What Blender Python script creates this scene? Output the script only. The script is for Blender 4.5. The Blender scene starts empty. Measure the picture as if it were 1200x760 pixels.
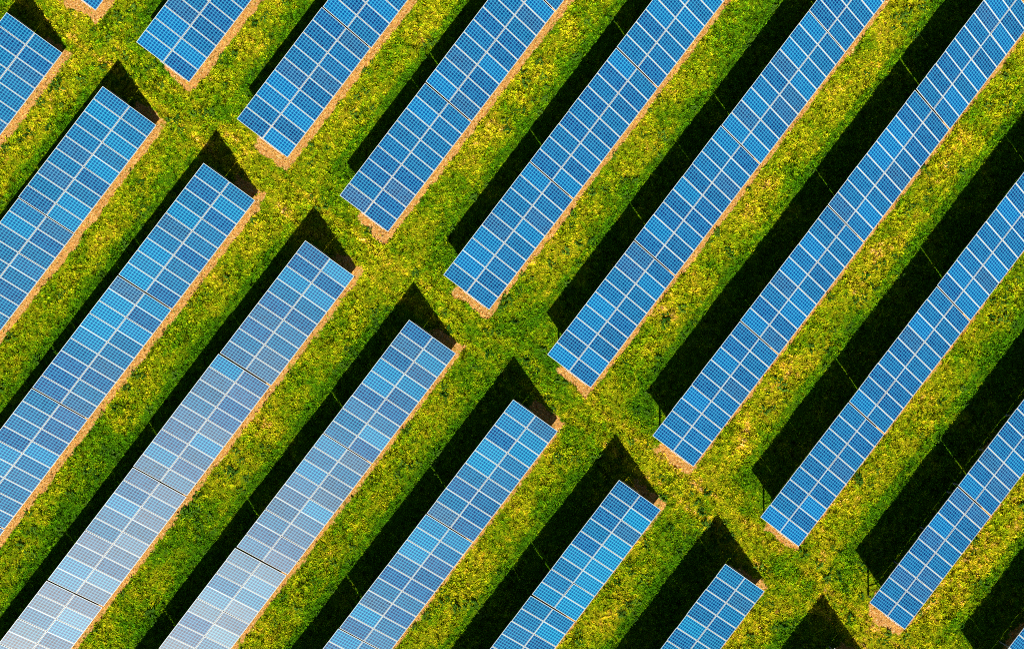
import bpy, math, random
import numpy as np
from mathutils import Matrix, Vector

random.seed(7)
rng = np.random.default_rng(11)
scene = bpy.context.scene
COL = scene.collection

# ------------------------------------------------------------------ site survey
# x runs along the panel rows, y points up the slope of the panels, z is up
TILT = 0.42814
H_LOW = 0.624
MW, ML = 1.0, 1.97            # module width / length
PX, PY = 1.01675, 1.99           # module pitch
NMOD = 9
TL = 8 * PX + MW              # table length
GAP = 0.080
SLOPE = PY + ML               # table depth along the slope
CT, ST = math.cos(TILT), math.sin(TILT)
ROW_Y = [36.351, 28.227, 19.697, 11.303, 2.816, -5.596, -14.024, -22.526, -31.076, -39.529]
X_UP = [-0.11, -0.134, -0.158, -0.03, -0.071, -0.091, -0.130, -0.113, -0.207, -0.203]
X_LO = [-3.759, -3.78, -3.733, -3.714, -3.694, -3.677, -3.665, -3.76, -3.8, -3.839]
ROW_Z = [-0.131, -0.20, -0.014, -0.052, -0.054, 0.032, 0.037, 0.015, 0.022, 0.04]
SUN_AZ, SUN_EL = -2.4852, 0.6917
CAM_LOC = (0.0675, -1.1645, 57.698)
CAM_ROT = (0.023098, 0.03022, -0.91955)      # Rz * Ry * Rx
FOCAL_PX = 1014.32                           # for a picture 1200 px wide

a, b, c = CAM_ROT
RCAM = (Matrix.Rotation(c, 3, 'Z') @ Matrix.Rotation(b, 3, 'Y') @ Matrix.Rotation(a, 3, 'X'))
RNP = np.array([list(r) for r in RCAM])

def project(P):
    q = (np.asarray(P, float) - np.array(CAM_LOC)) @ RNP
    return 600 + FOCAL_PX * q[..., 0] / -q[..., 2], 380 - FOCAL_PX * q[..., 1] / -q[..., 2]

# ------------------------------------------------------------------ node helpers
def new_mat(name):
    m = bpy.data.materials.new(name)
    m.use_nodes = True
    nt = m.node_tree
    for n in list(nt.nodes):
        if n.type != 'OUTPUT_MATERIAL':
            nt.nodes.remove(n)
    out = nt.nodes[0]
    return m, nt, out

class NB:
    def __init__(s, nt): s.nt = nt
    def n(s, t, **k):
        x = s.nt.nodes.new(t)
        for a_, v in k.items(): setattr(x, a_, v)
        return x
    def link(s, a_, b_): s.nt.links.new(a_, b_)
    def put(s, sock, v):
        if hasattr(v, 'is_output') or isinstance(v, bpy.types.NodeSocket): s.nt.links.new(v, sock)
        else: sock.default_value = v
    def math(s, op, a_, b_=0.0, c_=None, clamp=False):
        x = s.n('ShaderNodeMath', operation=op, use_clamp=clamp)
        s.put(x.inputs[0], a_); s.put(x.inputs[1], b_)
        if c_ is not None: s.put(x.inputs[2], c_)
        return x.outputs[0]
    def mix(s, f, a_, b_, mode='MIX'):
        x = s.n('ShaderNodeMix', data_type='RGBA', blend_type=mode)
        s.put(x.inputs[0], f); s.put(x.inputs[6], a_); s.put(x.inputs[7], b_)
        return x.outputs[2]
    def noise(s, vec, scale, detail=3.0, rough=0.55):
        x = s.n('ShaderNodeTexNoise')
        x.inputs['Scale'].default_value = scale
        x.inputs['Detail'].default_value = detail
        x.inputs['Roughness'].default_value = rough
        if vec is not None: s.link(vec, x.inputs['Vector'])
        return x.outputs['Fac']
    def ramp(s, f, lo, hi, a_=0.0, b_=1.0):
        x = s.n('ShaderNodeMapRange'); x.clamp = True
        s.put(x.inputs[0], f)
        x.inputs[1].default_value = lo; x.inputs[2].default_value = hi
        x.inputs[3].default_value = a_; x.inputs[4].default_value = b_
        return x.outputs[0]

def rgba(r, g, b_): return (r, g, b_, 1.0)

# ------------------------------------------------------------------ materials
def mat_cells():
    m, nt, out = new_mat('blue_polycrystalline_cells'); N = NB(nt)
    tc = N.n('ShaderNodeTexCoord')
    sep = N.n('ShaderNodeSeparateXYZ'); N.link(tc.outputs['Object'], sep.inputs[0])
    def cell_axis(sock, start, size):
        u = N.math('DIVIDE', N.math('SUBTRACT', sock, start), size)
        f = N.math('FRACT', u)
        d = N.math('ABSOLUTE', N.math('SUBTRACT', f, 0.5))    # 0 centre .. 0.5 edge
        return u, N.ramp(d, 0.24, 0.42)
    ux, ex = cell_axis(sep.outputs[0], 0.035, (MW - 0.07) / 5)
    uy, ey = cell_axis(sep.outputs[1], 0.04, (ML - 0.08) / 10)
    line = N.math('ADD', N.math('MULTIPLY', N.math('MAXIMUM', ex, ey), 0.62), N.math('MULTIPLY', N.math('MULTIPLY', ex, ey), 0.38))
    # crystal tone per cell
    comb = N.n('ShaderNodeCombineXYZ')
    N.link(N.math('FLOOR', ux), comb.inputs[0]); N.link(N.math('FLOOR', uy), comb.inputs[1])
    oi = N.n('ShaderNodeObjectInfo')
    N.link(N.math('MULTIPLY', oi.outputs['Random'], 50.0), comb.inputs[2])
    wn = N.n('ShaderNodeTexWhiteNoise', noise_dimensions='3D'); N.link(comb.outputs[0], wn.inputs[0])
    tone = oi.outputs['Color']
    cell = N.mix(1.0, tone, rgba(0.08, 0.22, 0.44), 'MULTIPLY')
    grid = N.mix(0.50, tone, rgba(0.08, 0.66, 1.0))
    cellv = N.mix(N.ramp(wn.outputs['Value'], 0, 1, 0.0, 0.45), cell, rgba(0.01, 0.15, 0.42))
    col = N.mix(line, cellv, grid)
    # faint dust film, stronger at the lower module edge
    dn = N.noise(tc.outputs['Object'], 2.3, 4.0)
    geo = N.n('ShaderNodeNewGeometry')
    pn = N.noise(geo.outputs['Position'], 0.35, 3.0)
    dust = N.math('MULTIPLY', N.ramp(dn, 0.35, 0.75), 0.03)
    col = N.mix(dust, col, rgba(0.42, 0.46, 0.50))
    edge = N.ramp(sep.outputs[1], 0.12, 0.03, 0.0, 0.22)
    col = N.mix(edge, col, rgba(0.36, 0.40, 0.44))
    df = N.n('ShaderNodeBsdfDiffuse'); N.link(col, df.inputs[0])
    gl = N.n('ShaderNodeBsdfGlossy'); gl.distribution = 'BECKMANN'     # prismatic solar glass
    gl.inputs['Color'].default_value = rgba(0.97, 0.80, 0.50)
    N.put(gl.inputs['Roughness'], N.math('ADD', N.math('MULTIPLY', oi.outputs['Random'], 0.05), 0.415))
    fr = N.n('ShaderNodeFresnel'); fr.inputs[0].default_value = 1.45
    mx = N.n('ShaderNodeMixShader'); N.link(N.math('MULTIPLY', fr.outputs[0], oi.outputs['Alpha']), mx.inputs[0])
    N.link(df.outputs[0], mx.inputs[1]); N.link(gl.outputs[0], mx.inputs[2])
    N.link(mx.outputs[0], out.inputs[0])
    return m

def mat_metal(name, col, rough, metallic=0.0):
    m, nt, out = new_mat(name); N = NB(nt)
    tc = N.n('ShaderNodeTexCoord')
    nz = N.noise(tc.outputs['Object'], 7.0, 4.0)
    c_ = N.mix(N.ramp(nz, 0.3, 0.8, 0.0, 0.25), rgba(*col), rgba(col[0]*0.75, col[1]*0.74, col[2]*0.72))
    bs = N.n('ShaderNodeBsdfPrincipled')
    N.link(c_, bs.inputs['Base Color'])
    bs.inputs['Metallic'].default_value = metallic
    bs.inputs['Roughness'].default_value = rough
    N.link(bs.outputs[0], out.inputs[0])
    return m

def grass_colour(N, dry, pos, rnd=None):
    """dry 0..1; returns a colour socket"""
    n1 = N.noise(pos, 0.55, 4.0, 0.6)
    n2 = N.noise(pos, 3.2, 3.0, 0.6)
    d = N.math('ADD', dry, N.ramp(n1, 0.3, 0.7, -0.22, 0.22))
    d = N.math('ADD', d, N.ramp(n2, 0.3, 0.7, -0.20, 0.20))
    if rnd is not None:
        d = N.math('ADD', d, N.ramp(rnd, 0, 1, -0.19, 0.19))
    cr = N.n('ShaderNodeValToRGB')
    N.link(d, cr.inputs[0])
    e = cr.color_ramp.elements
    e[0].position = 0.0; e[0].color = rgba(0.08, 0.25, 0.004)
    e[1].position = 1.0; e[1].color = rgba(0.92, 0.62, 0.22)
    for p, c_ in ((0.25, (0.19, 0.37, 0.004)), (0.48, (0.39, 0.455, 0.006)), (0.74, (0.64, 0.58, 0.014)), (0.88, (0.74, 0.50, 0.03))):
        k = e.new(p); k.color = rgba(*c_)
    return cr.outputs[0]

def mat_ground():
    m, nt, out = new_mat('grass_sward_and_bare_soil'); N = NB(nt)
    geo = N.n('ShaderNodeNewGeometry'); pos = geo.outputs['Position']
    at = N.n('ShaderNodeAttribute', attribute_name='dry')
    so = N.n('ShaderNodeAttribute', attribute_name='soil')
    g = grass_colour(N, at.outputs['Fac'], pos)
    fine = N.noise(pos, 9.0, 4.0, 0.7)
    g = N.mix(N.ramp(fine, 0.35, 0.62, 0.75, 0.0), g, rgba(0.025, 0.045, 0.004))
    sn = N.noise(pos, 5.0, 5.0, 0.7)
    s_ = N.mix(N.ramp(sn, 0.35, 0.7), rgba(0.72, 0.28, 0.05), rgba(1.0, 0.58, 0.16))
    s2 = N.noise(pos, 9.0, 3.0, 0.8)
    s_ = N.mix(N.ramp(s2, 0.54, 0.64, 0.0, 0.85), s_, rgba(1.0, 0.82, 0.42))
    s_ = N.mix(N.ramp(s2, 0.46, 0.36, 0.0, 0.9), s_, rgba(0.22, 0.09, 0.02))
    mk = N.math('ADD', so.outputs['Fac'], N.ramp(N.noise(pos, 3.0, 4.0, 0.7), 0.25, 0.75, -0.35, 0.35))
    col = N.mix(N.ramp(mk, 0.42, 0.60), g, s_)
    bp = N.n('ShaderNodeBump'); bp.inputs['Strength'].default_value = 0.9; bp.inputs['Distance'].default_value = 0.08
    N.link(N.noise(pos, 7.0, 5.0, 0.7), bp.inputs['Height'])
    bs = N.n('ShaderNodeBsdfDiffuse')
    N.link(col, bs.inputs[0]); N.link(bp.outputs[0], bs.inputs['Normal'])
    N.link(bs.outputs[0], out.inputs[0])
    return m

def mat_blades(name, weed=False):
    m, nt, out = new_mat(name); N = NB(nt)
    geo = N.n('ShaderNodeNewGeometry'); pos = geo.outputs['Position']
    at = N.n('ShaderNodeAttribute', attribute_name='dry', attribute_type='INSTANCER')
    oi = N.n('ShaderNodeObjectInfo')
    if weed:
        col = N.mix(oi.outputs['Random'], rgba(0.05, 0.17, 0.012), rgba(0.16, 0.33, 0.03))
    else:
        col = grass_colour(N, at.outputs['Fac'], pos, oi.outputs['Random'])
        r2 = N.math('FRACT', N.math('MULTIPLY', oi.outputs['Random'], 37.3))
        # strong tuft-to-tuft brightness differences
        dark = N.math('ADD', N.ramp(r2, 0.12, 0.45, 0.10, 1.70), N.ramp(r2, 0.6, 1.0, 0.0, 0.85))
        vm = N.n('ShaderNodeVectorMath', operation='SCALE')
        N.link(col, vm.inputs[0]); N.link(dark, vm.inputs['Scale'])
        col = vm.outputs[0]
    d = N.n('ShaderNodeBsdfDiffuse'); N.link(col, d.inputs[0])
    t = N.n('ShaderNodeBsdfTranslucent'); N.link(col, t.inputs[0])
    mx = N.n('ShaderNodeMixShader'); mx.inputs[0].default_value = 0.25
    N.link(d.outputs[0], mx.inputs[1]); N.link(t.outputs[0], mx.inputs[2])
    N.link(mx.outputs[0], out.inputs[0])
    return m

M_CELL = mat_cells()
M_FRAME = mat_metal('anodised_aluminium_frame', (0.84, 0.83, 0.81), 0.45)
M_STEEL = mat_metal('galvanised_steel', (0.50, 0.50, 0.49), 0.5, 0.3)
M_PALE = mat_metal('pale_mill_aluminium', (0.80, 0.79, 0.77), 0.45)
M_GROUND = mat_ground()
M_GRASS = mat_blades('grass_blades')
M_WEED = mat_blades('broad_leaf_weeds', True)

# ------------------------------------------------------------------ mesh helpers
def mesh_from(name, verts, faces, mat):
    me = bpy.data.meshes.new(name)
    me.from_pydata([tuple(v) for v in verts], [], faces)
    me.materials.append(mat)
    me.update()
    return me

def box_vf(x0, x1, y0, y1, z0, z1, V, F):
    n = len(V)
    V += [(x0,y0,z0),(x1,y0,z0),(x1,y1,z0),(x0,y1,z0),(x0,y0,z1),(x1,y0,z1),(x1,y1,z1),(x0,y1,z1)]
    F += [tuple(n+i for i in f) for f in ((3,2,1,0),(4,5,6,7),(0,1,5,4),(1,2,6,5),(2,3,7,6),(3,0,4,7))]

def bar_vf(p0, p1, w, d, V, F, up=Vector((1, 0, 0))):
    """box-section bar from p0 to p1; w along 'up' axis, d across"""
    p0 = Vector(p0); p1 = Vector(p1)
    ax = (p1 - p0).normalized()
    u = up - ax * up.dot(ax); u.normalize()
    v = ax.cross(u)
    n = len(V)
    for p in (p0, p1):
        for su, sv in ((-1,-1),(1,-1),(1,1),(-1,1)):
            V.append(tuple(p + u*su*w/2 + v*sv*d/2))
    F += [(n+3,n+2,n+1,n),(n+4,n+5,n+6,n+7)] + [(n+i, n+(i+1)%4, n+4+(i+1)%4, n+4+i) for i in range(4)]

def obj(name, me, parent=None, loc=None, rot=None):
    o = bpy.data.objects.new(name, me)
    COL.objects.link(o)
    if parent is not None: o.parent = parent
    if loc is not None: o.location = loc
    if rot is not None: o.rotation_euler = rot
    return o

# module: laminate (cells under glass) and frame
V, F = [], []
box_vf(0.023, MW-0.023, 0.023, ML-0.023, 0.004, 0.032, V, F)
ME_MOD = mesh_from('solar_module', V, F, M_CELL)
def frame_mesh():
    w = 0.027
    prof_o = [(0,0),(MW,0),(MW,ML),(0,ML)]
    prof_i = [(w,w),(MW-w,w),(MW-w,ML-w),(w,ML-w)]
    bv = 0.004
    prof_b = [(bv,bv),(MW-bv,bv),(MW-bv,ML-bv),(bv,ML-bv)]
    V = [(x,y,0.0) for x,y in prof_o] + [(x,y,0.034) for x,y in prof_o] + [(x,y,0.038) for x,y in prof_b] \
        + [(x,y,0.038) for x,y in prof_i] + [(x,y,0.0) for x,y in prof_i]
    F = []
    for i in range(4):
        j = (i+1) % 4
        F += [(i,j,4+j,4+i),(4+i,4+j,8+j,8+i),(8+i,8+j,12+j,12+i),(12+i,12+j,16+j,16+i),(16+i,16+j,j,i)]
    return mesh_from('frame', V, F, M_FRAME)
ME_FRM = frame_mesh()

def slope_pt(x, s, below=0.0):
    """a point of the table plane: s metres up the slope, 'below' the module underside"""
    return Vector((x, s*CT + below*ST, H_LOW + s*ST - below*CT))

def ground_h(x, y): return 0.0

# support parts are shared meshes in the table's own frame
V, F = [], []
ME_PURLIN = []
for s in (0.42, 1.55, 2.42, 3.54):
    V, F = [], []
    bar_vf(slope_pt(0.02, s, 0.032), slope_pt(TL-0.02, s, 0.032), 0.05, 0.058, V, F, up=Vector((0, CT, ST)))
    ME_PURLIN.append(mesh_from('purlin', V, F, M_PALE))
STN = [0.30, 3.10, 5.92, TL-0.30]
def station_meshes(x):
    out = []
    V, F = [], []; bar_vf(slope_pt(x, 0.16, 0.115), slope_pt(x, 3.80, 0.115), 0.06, 0.10, V, F)
    out.append(('rafter', mesh_from('rafter', V, F, M_STEEL)))
    pr = slope_pt(x, 3.02, 0.16)
    V, F = [], []; bar_vf((x, pr.y, -0.6), (x, pr.y, pr.z), 0.07, 0.10, V, F)
    out.append(('rear_leg', mesh_from('rear_leg', V, F, M_STEEL)))
    pf = slope_pt(x, 0.95, 0.16)
    V, F = [], []; bar_vf((x, pf.y, -0.6), (x, pf.y, pf.z), 0.07, 0.10, V, F)
    out.append(('front_leg', mesh_from('front_leg', V, F, M_STEEL)))
    pb = slope_pt(x, 1.9, 0.16)
    V, F = [], []; bar_vf((x+0.06, pr.y-0.05, 0.55), (x+0.06, pb.y, pb.z), 0.04, 0.05, V, F)
    out.append(('brace', mesh_from('brace', V, F, M_STEEL)))
    return out
STATIONS = [station_meshes(x) for x in STN]
# pale rail seen just outside the free end of a row
V, F = [], []; bar_vf(slope_pt(TL+0.045, 2.15, 0.10), slope_pt(TL+0.045, 3.50, 0.10), 0.035, 0.05, V, F)
ME_RAIL_L = mesh_from('end_rail', V, F, M_PALE)
V, F = [], []; bar_vf(slope_pt(-0.045, 0.35, 0.10), slope_pt(-0.045, 2.2, 0.10), 0.035, 0.05, V, F)
for s in (0.42, 0.98, 1.55, 2.1):
    bar_vf(slope_pt(-0.02, s, 0.036), slope_pt(-0.075, s, 0.036), 0.05, 0.05, V, F, up=Vector((0, CT, ST)))
ME_RAIL_U = mesh_from('end_rail', V, F, M_PALE)

ORD = ['first','second','third','fourth','fifth','sixth','seventh','eighth','ninth','tenth']

def module_tone(side, r, k, i, j, rs):
    """tint of one module"""
    base = np.array([0.006, 0.165, 0.44])
    u = rs.random()
    if u < 0.20: c_ = np.array([0.004, 0.34, 0.70])      # bright cyan
    elif u < 0.31: c_ = np.array([0.075, 0.130, 0.35])    # dull violet
    elif u < 0.60: c_ = np.array([0.005, 0.080, 0.36])    # deep blue
    else: c_ = base
    c_ = c_ * (0.90 + 0.22 * rs.random())
    return c_

# modules that stand out in the photograph: (side,row,table,col,upper?) -> tone ; col counts from the path
CY = (0.008, 0.42, 0.80); VI = (0.15, 0.16, 0.34); DK = (0.010, 0.075, 0.32)
SPECIAL = {
    ('U',5,0,0,1): CY, ('U',5,0,1,1): DK, ('U',5,0,2,1): (0.012,0.26,0.62), ('U',5,0,4,1): CY, ('U',5,0,2,0): DK, ('U',5,0,3,0): DK,
    ('U',2,0,0,0): CY, ('U',2,0,1,0): DK, ('U',2,0,2,0): CY, ('U',2,0,0,1): DK,
    ('U',3,0,0,1): VI, ('U',3,0,2,0): VI, ('U',7,0,2,0): CY, ('U',1,0,1,0): CY,
    ('L',3,0,0,0): CY, ('L',5,0,3,1): CY, ('L',5,0,4,1): CY, ('L',5,0,0,1): (0.012,0.27,0.62), ('L',5,0,1,1): (0.012,0.27,0.62),
    ('L',6,0,1,0): CY, ('L',6,0,3,0): CY, ('L',6,0,4,0): CY, ('L',6,0,5,0): CY, ('L',6,0,6,0): CY, ('L',6,0,7,0): CY, ('L',6,0,8,0): CY,
    ('L',6,0,0,1): DK, ('L',6,0,1,1): DK, ('L',6,1,1,0): CY,
    ('L',4,0,2,0): DK, ('L',4,1,0,0): VI, ('L',4,1,2,0): VI, ('L',4,1,3,0): VI, ('L',4,1,4,0): CY, ('L',4,0,7,0): CY,
    ('L',4,1,5,1): VI, ('L',2,1,0,1): VI, ('L',2,1,1,1): CY, ('L',2,0,8,1): CY, ('L',2,1,3,1): CY, ('L',2,1,2,1): CY,
    ('L',3,0,7,0): VI, ('L',3,0,8,0): VI, ('L',5,1,6,1): VI, ('L',5,1,7,1): CY, ('L',5,0,8,1): VI, ('L',5,1,1,1): CY, ('L',5,1,2,1): CY,
    ('L',7,0,3,1): DK, ('L',1,0,8,1): DK,
}

tables = []
def table_in_view(X, Y, Z):
    xs = np.linspace(X, X+TL, 12)
    P = [(x, Y+f*SLOPE*CT, Z+H_LOW+f*SLOPE*ST) for x in xs for f in (0, .5, 1)]
    u, v = project(P)
    vis = np.any((u > -4) & (u < 1204) & (v > -4) & (v < 764))
    s = np.array([math.cos(SUN_EL)*math.cos(SUN_AZ), math.cos(SUN_EL)*math.sin(SUN_AZ), math.sin(SUN_EL)])
    Q = np.array(P); Q = Q - s[None]*(Q[:, 2:3]/s[2])
    u, v = project(Q)
    sh = np.any((u > -4) & (u < 1204) & (v > -4) & (v < 764))
    return vis, sh

def make_table(side, r, k):
    X = X_UP[r] + k*(TL+GAP) if side == 'U' else X_LO[r] - k*(TL+GAP) - TL
    Y, Z = ROW_Y[r], ROW_Z[r]
    vis, sh = table_in_view(X, Y, Z)
    if not (vis or sh): return
    t = bpy.data.objects.new('solar_table', None); COL.objects.link(t)
    rt = random.Random(77 + 13*r + 5*k + (400 if side == 'U' else 0))
    t.location = (X, Y + rt.gauss(0, .012), Z + rt.gauss(0, .02))
    t.rotation_euler = (0, rt.gauss(0, .0022), rt.gauss(0, .0009))
    t.empty_display_size = 0.5
    rs = random.Random(1000*r + 10*k + (5 if side == 'U' else 0))
    look = 'deep blue'
    if side == 'L':
        look = 'blue'
        if r in (3,) and k >= 2: look = 'silvery grey'
        elif r == 3 and k == 1: look = 'grey blue'
        elif r == 4 and k >= 2: look = 'silvery grey'
        elif r in (4, 5) and k >= 1: look = 'pale blue'
        elif r == 6 and k == 0: look = 'cyan dotted blue'
    t['label'] = f"{look} panel table, {ORD[k]} from the cross path, {ORD[r]} row {'above' if side=='U' else 'below'} it from left"
    t['category'] = 'solar panels'
    t['group'] = 'solar panel tables set in parallel rows'
    for j in (0, 1):
        for i in range(NMOD):
            ci = i if side == 'U' else NMOD-1-i
            p = slope_pt(i*PX, j*PY)
            o = obj('solar_module', ME_MOD, t, p, (TILT + rs.gauss(0, .0055), rs.gauss(0, .005), 0))
            tone = SPECIAL.get((side, r, k, ci, j))
            q = module_tone(side, r, k, i, j, rs)
            if tone is not None: q = np.array(tone)
            glare_gain = {3: 1.0, 4: 1.3, 5: 0.8, 6: 0.45}.get(r, 0.30) if side == 'L' else 0.30
            glare_gain *= rs.uniform(0.75, 1.15) * (1.12 if j == 0 else 0.9)     # sun glare put in row by row through the gloss strength
            if side == 'U': q = q*np.array([1.1, 0.80 if r > 5 else 0.88, 0.96])
            else: q = q*np.array([1.0, 1.20, 1.02])
            o.color = (float(q[0]), float(q[1]), float(q[2]), glare_gain)
            obj('frame', ME_FRM, o)
    for me in ME_PURLIN: obj('purlin', me, t)
    for st in STATIONS:
        for nm, me in st: obj(nm, me, t)
    if k == 0: obj('end_rail', ME_RAIL_U if side == 'U' else ME_RAIL_L, t)
    tables.append((side, r, k, vis))

for side in 'UL':
    for r in range(10):
        for k in range(8):
            make_table(side, r, k)
print('tables', len(tables), [x[:3] for x in tables if not x[3]])

# ------------------------------------------------------------------ ground
class VN:
    """smooth value noise"""
    def __init__(s, seed):
        s.t = np.random.default_rng(seed).random((256, 256))
    def __call__(s, x, y, f):
        x = x*f + 1000.37; y = y*f + 1000.71
        xi = np.floor(x).astype(int); yi = np.floor(y).astype(int)
        fx = x-xi; fy = y-yi
        fx = fx*fx*(3-2*fx); fy = fy*fy*(3-2*fy)
        T = s.t; a0 = T[xi & 255, yi & 255]; a1 = T[(xi+1) & 255, yi & 255]
        b0 = T[xi & 255, (yi+1) & 255]; b1 = T[(xi+1) & 255, (yi+1) & 255]
        return (a0*(1-fx)+a1*fx)*(1-fy) + (b0*(1-fx)+b1*fx)*fy
    def fbm(s, x, y, f, o=4):
        r_ = 0; a_ = .5; t_ = 0
        for _ in range(o):
            r_ = r_ + a_*s(x, y, f); t_ += a_; a_ *= .5; f *= 2.03
        return r_/t_
n1, n2, n3 = VN(1), VN(2), VN(3)

def sm(x, a_, b_):
    t_ = np.clip((x-a_)/(b_-a_), 0, 1); return t_*t_*(3-2*t_)

RY = np.array(ROW_Y); XU = np.array(X_UP); XL = np.array(X_LO)
D = SLOPE*CT
def row_info(x, y):
    """nearest row below/at y: index and distance above its low edge"""
    idx = np.clip(np.round((RY[0]+D/2 - y)/8.43), 0, 9).astype(int)
    dy = y - RY[idx]                       # 0..D under the panels
    return idx, dy

def masks(x, y):
    idx, dy = row_info(x, y)
    w = n1.fbm(x, y, 1.1, 3)
    wob = (n2.fbm(x, y, 0.45, 4)-0.5)*0.8 + (n1.fbm(x, y, 1.7, 2)-0.5)*0.55
    gx = np.where(x > XU[idx]-1.8, XU[idx]-x, x-XL[idx])      # >0 inside the path
    strip = np.where(x > XU[idx], np.array([.36,.34,.26,.18,.14,.10,.06,.04,.03,.03])[idx],
                     np.array([.33,.33,.31,.22,.10,.05,.04,.03,.02,.02])[idx])
    patchy = sm(n3.fbm(x, y, 0.55, 3), 0.34, 0.56)
    thin = np.clip(0.35 - strip, 0, 0.35)/0.35
    lo = strip + wob*(0.30+strip) - (1-patchy)*(0.12 + 0.30*thin)
    s_y = sm(dy, -lo-0.10, -lo+0.10) * (1-sm(dy, 1.6+wob, 2.6+wob))
    s_y_lo = sm(dy, -lo-0.12, -lo+0.12)
    under = sm(dy, -0.1 + 0.35*(1-patchy) + 0.30*thin, 0.3 + 0.4*(1-patchy) + 0.35*thin)*(1-sm(dy, 1.2+wob, 2.4+wob))*np.where(idx > 2, np.where(dy > .6, 0.25, 0.9), 1.0)
    # soil under rows (only where there are rows) and apron at the free ends
    inrow = 1-sm(gx, -0.35, 0.0)
    apron_r = 0.80 + wob*1.1
    up = x > XU[idx]-1.8
    apron = (1-sm(gx, apron_r-0.35, apron_r)) * sm(dy, -0.55+wob*.6, -0.15) * (1-sm(dy, 1.9+wob, 2.9+wob))
    apron = np.where(up, apron, apron*0.65*(gx < 0.6+wob*.6))
    soil = np.maximum(np.maximum(s_y_lo*(dy < 0.4), under)*inrow, apron)
    soil = np.where(s_y_lo*(dy < .4)*inrow > soil, s_y_lo, soil)
    # dryness: yellow near the low edges and down the path, green beside the shadow line
    bandpos = (-dy) / 4.86                 # 0 at low edge .. 1 at next row's high edge
    dry = 0.54 - 0.20*sm(bandpos, 0.30, 0.62)
    dry = np.where(dy > 0, 0.10, dry)
    path = sm(gx + (n1.fbm(x, y, 0.6, 3)-0.5)*3.0, -2.2, 1.2)
    trk = x + 0.35*np.sin(y*0.11) + (n2.fbm(x, y, 0.25, 2)-0.5)*0.5
    pathdry = 0.47 + 0.20*np.exp(-((trk+1.15)/0.28)**2) + 0.20*np.exp(-((trk+2.75)/0.28)**2)
    greenpatch = sm(n3.fbm(x, y, 0.33, 3), 0.56, 0.68)
    dry = dry*(1-path) + path*pathdry
    u, v = project(np.stack([x, y, 0*x], -1))
    dry = dry - 0.07*np.clip(1-u/600, -0.6, 1)*sm(v, 100, 500) + 0.05*sm(u, 600, 1000)*0.6
    dry = dry - 0.20*greenpatch + (n2.fbm(x, y, 0.22, 3)-0.5)*0.35
    return soil, np.clip(dry - 0.02, 0, 1)

def height(x, y):
    return (n1.fbm(x, y, 0.5, 3)-0.5)*0.08 + (n2.fbm(x, y, 2.2, 3)-0.5)*0.055

fine = np.arange(-46, 46.01, 0.16)
outer = np.array([52, 62, 80, 110, 160, 250, 400, 700, 1200.0])
xs = np.concatenate([-outer[::-1], fine, outer])
ys = np.concatenate([-outer[::-1], fine, outer])
XX, YY = np.meshgrid(xs, ys, indexing='xy')
nx, ny = len(xs), len(ys)
near = (np.abs(XX) < 46.5) & (np.abs(YY) < 46.5)
ZZ = np.where(near, height(XX, YY), (n1(XX, YY, .02)-.5)*0.2)
verts = np.stack([XX.ravel(), YY.ravel(), ZZ.ravel()], -1)
ii, jj = np.meshgrid(np.arange(nx-1), np.arange(ny-1), indexing='xy')
q0 = (jj*nx+ii).ravel()
faces = np.stack([q0, q0+1, q0+nx+1, q0+nx], -1).astype(np.int32)
me = bpy.data.meshes.new('ground')
me.vertices.add(len(verts)); me.vertices.foreach_set('co', verts.ravel())
me.loops.add(faces.size); me.loops.foreach_set('vertex_index', faces.ravel())
me.polygons.add(len(faces))
me.polygons.foreach_set('loop_start', np.arange(0, faces.size, 4, dtype=np.int32))
me.polygons.foreach_set('loop_total', np.full(len(faces), 4, dtype=np.int32))
me.polygons.foreach_set('use_smooth', np.ones(len(faces), dtype=bool))
me.update()
soil, dry = masks(XX.ravel(), YY.ravel())
soil = np.where(near.ravel(), soil, 0)
dry = np.where(near.ravel(), dry, 0.45)
for nm, arr in (('soil', soil), ('dry', dry)):
    at = me.attributes.new(nm, 'FLOAT', 'POINT'); at.data.foreach_set('value', arr.astype(np.float32))
me.materials.append(M_GROUND)
g = obj('ground', me); g['kind'] = 'structure'

# ------------------------------------------------------------------ grass and weeds (uncountable)
def tuft_mesh(name, seed, nblade, rad, hmin, hmax, wid, mat, leafy=False):
    rr = random.Random(seed); V, F = [], []
    for _ in range(nblade):
        az = rr.uniform(0, 2*math.pi); r0 = rad*math.sqrt(rr.random())*0.6
        x, y = r0*math.cos(az), r0*math.sin(az)
        az2 = az + rr.uniform(-.8, .8)
        h = rr.uniform(hmin, hmax); lean = rr.uniform(0.5, 1.6)*h
        w = wid*rr.uniform(.7, 1.3)
        dx, dy = math.cos(az2), math.sin(az2); px, py = -dy*w/2, dx*w/2
        n = len(V)
        V += [(x-px*.5, y-py*.5, -0.05), (x+px*.5, y+py*.5, -0.05),
              (x+dx*lean*.45-px, y+dy*lean*.45-py, h*.65), (x+dx*lean*.45+px, y+dy*lean*.45+py, h*.65 + rr.uniform(-.3, .3)*w),
              (x+dx*lean-px*.25, y+dy*lean-py*.25, h*(.55 if leafy else .95)), (x+dx*lean+px*.25, y+dy*lean+py*.25, h*(.55 if leafy else .95))]
        F += [(n, n+1, n+3, n+2), (n+2, n+3, n+5, n+4)]
    return mesh_from(name, V, F, mat)

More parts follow.
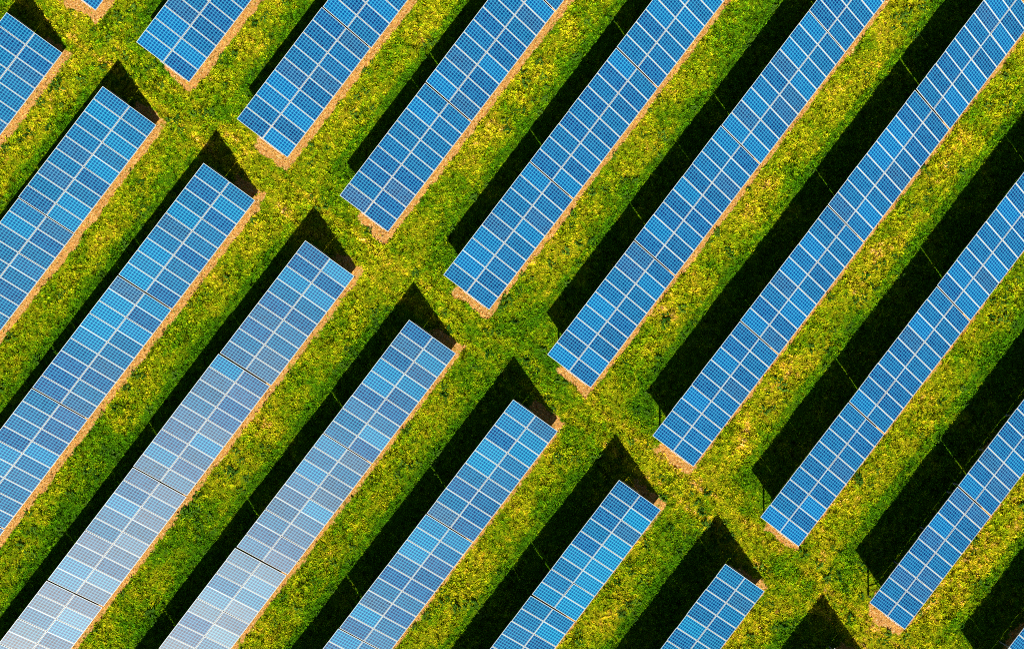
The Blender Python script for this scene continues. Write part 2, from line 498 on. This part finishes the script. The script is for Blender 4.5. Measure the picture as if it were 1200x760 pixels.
def scatter(name, label, pts, dryv, scl, meshes, kindlabel):
    """points carry rotation, size, variant and dryness; a node group stands one tuft on each"""
    pm = bpy.data.meshes.new(name)
    pm.vertices.add(len(pts)); pm.vertices.foreach_set('co', pts.ravel())
    r3 = np.zeros((len(pts), 3), np.float32)
    r3[:, 2] = rng.random(len(pts))*6.283; r3[:, :2] = rng.normal(0, .18, (len(pts), 2))
    for nm, ty, arr in (('dry', 'FLOAT', dryv), ('size', 'FLOAT', scl)):
        a_ = pm.attributes.new(nm, ty, 'POINT'); a_.data.foreach_set('value', arr.astype(np.float32))
    a_ = pm.attributes.new('turn', 'FLOAT_VECTOR', 'POINT'); a_.data.foreach_set('vector', r3.ravel())
    a_ = pm.attributes.new('variant', 'INT', 'POINT'); a_.data.foreach_set('value', rng.integers(0, len(meshes), len(pts)).astype(np.int32))
    pm.update()
    o = obj(name, pm)
    o['kind'] = 'stuff'; o['label'] = label; o['category'] = kindlabel
    src = bpy.data.collections.new(name + '_sources')
    for k, m_ in enumerate(meshes):
        so = bpy.data.objects.new(f'{name}_source', m_); src.objects.link(so)
    ng = bpy.data.node_groups.new(name, 'GeometryNodeTree')
    ng.interface.new_socket('Geometry', in_out='INPUT', socket_type='NodeSocketGeometry')
    ng.interface.new_socket('Geometry', in_out='OUTPUT', socket_type='NodeSocketGeometry')
    gi = ng.nodes.new('NodeGroupInput'); go = ng.nodes.new('NodeGroupOutput')
    iop = ng.nodes.new('GeometryNodeInstanceOnPoints')
    ci = ng.nodes.new('GeometryNodeCollectionInfo')
    ci.inputs['Collection'].default_value = src
    ci.inputs['Separate Children'].default_value = True
    ci.inputs['Reset Children'].default_value = True
    iop.inputs['Pick Instance'].default_value = True
    def attr(nm, ty):
        n_ = ng.nodes.new('GeometryNodeInputNamedAttribute'); n_.data_type = ty
        n_.inputs['Name'].default_value = nm
        return n_.outputs['Attribute']
    L = ng.links.new
    L(gi.outputs[0], iop.inputs['Points']); L(ci.outputs[0], iop.inputs['Instance'])
    L(attr('variant', 'INT'), iop.inputs['Instance Index'])
    L(attr('size', 'FLOAT'), iop.inputs['Scale'])
    e2r = ng.nodes.new('FunctionNodeEulerToRotation')
    L(attr('turn', 'FLOAT_VECTOR'), e2r.inputs[0]); L(e2r.outputs[0], iop.inputs['Rotation'])
    L(iop.outputs[0], go.inputs[0])
    md = o.modifiers.new('scatter', 'NODES'); md.node_group = ng
    return o

def candidates(density, margin):
    n = int(92*92*density)
    x = rng.uniform(-46, 46, n); y = rng.uniform(-46, 46, n)
    u, v = project(np.stack([x, y, 0*x], -1))
    m_ = margin*17.6
    k = (u > -m_) & (u < 1200+m_) & (v > -m_) & (v < 760+m_)
    return x[k], y[k]

x, y = candidates(62, 3.5)
soil, dryv = masks(x, y)
idx, dy = row_info(x, y)
inrow = (x > XU[idx]+0.3) | (x < XL[idx]-0.3)
bare = sm(soil + (n3(x, y, 3.0)-.5)*.6, 0.3, 0.55)
keep = (rng.random(len(x)) > bare*0.72)
dryv = np.where((bare > 0.6) & (rng.random(len(x)) < 0.8), 1.6, dryv)
tallf = np.where(bare > 0.5, 0.55, 1.0)
deep = inrow & (dy > 0.5) & (dy < D-1.2)
keep &= ~(deep & (rng.random(len(x)) < 0.75))
x, y, dryv, tallf = x[keep], y[keep], dryv[keep], tallf[keep]
idx, dy = row_info(x, y)
tall = 0.75 + 0.8*n1.fbm(x, y, 0.8, 3) * (0.7+0.6*rng.random(len(x)))
tall = np.where((dy > 0.3) & (dy < D) & ((x > XU[idx]) | (x < XL[idx])), np.minimum(tall*.8, 1.0), tall)
tall = tall*tallf
z = height(x, y)
meshes = [tuft_mesh('grass_tuft', s, 9, 0.085, 0.03, 0.080, 0.029, M_GRASS) for s in range(6)]
scatter('grass', 'ankle high yellow green grass growing between the panel rows and along the path',
        np.stack([x, y, z], -1).astype(np.float32), dryv, tall, meshes, 'grass')
print('tufts', len(x))

x, y = candidates(1.1, 4)
soil, dryv = masks(x, y)
keep = (soil < 0.5) & (n3.fbm(x, y, 0.5, 2) > 0.52)
x, y = x[keep], y[keep]
idx, dy = row_info(x, y)
under = ((x > XU[idx]) | (x < XL[idx])) & (dy > 0) & (dy < D-0.6)
x, y = x[~under], y[~under]
meshes = [tuft_mesh('weed_plant', 40+s, 16, 0.22, 0.12, 0.26, 0.10, M_WEED, True) for s in range(4)]
scatter('weeds', 'darker green broad leaved weeds scattered through the grass',
        np.stack([x, y, height(x, y)], -1).astype(np.float32), np.zeros(len(x)), 0.35+0.75*rng.random(len(x)), meshes, 'weeds')

# ------------------------------------------------------------------ camera, sun, sky
cam = bpy.data.cameras.new('camera'); co = bpy.data.objects.new('camera', cam); COL.objects.link(co)
co.matrix_world = Matrix.Translation(CAM_LOC) @ RCAM.to_4x4()
cam.sensor_fit = 'HORIZONTAL'; cam.sensor_width = 36.0; cam.lens = FOCAL_PX/1200*36.0
cam.clip_start = 0.5; cam.clip_end = 4000
scene.camera = co

S = Vector((math.cos(SUN_EL)*math.cos(SUN_AZ), math.cos(SUN_EL)*math.sin(SUN_AZ), math.sin(SUN_EL)))
sl = bpy.data.lights.new('sun', 'SUN'); sl.energy = 5.0; sl.angle = math.radians(0.5); sl.color = (1.0, 0.95, 0.86)
so = bpy.data.objects.new('sun', sl); COL.objects.link(so)
so.rotation_euler = S.to_track_quat('Z', 'Y').to_euler(); so.location = S*80

w = bpy.data.worlds.new('World'); scene.world = w; w.use_nodes = True
nt = w.node_tree; bg = nt.nodes['Background']
sky = nt.nodes.new('ShaderNodeTexSky'); sky.sky_type = 'NISHITA'; sky.sun_disc = False
sky.sun_elevation = SUN_EL; sky.sun_rotation = math.atan2(S.x, S.y)
nt.links.new(sky.outputs[0], bg.inputs[0]); bg.inputs[1].default_value = 0.024
scene.cycles.pixel_filter_type = 'BLACKMAN_HARRIS'; scene.cycles.filter_width = 0.9
scene.cycles.diffuse_bounces = 2
scene.cycles.use_denoising = False
scene.view_settings.view_transform = 'Standard'; scene.view_settings.look = 'None'
scene.view_settings.exposure = 0; scene.view_settings.gamma = 1
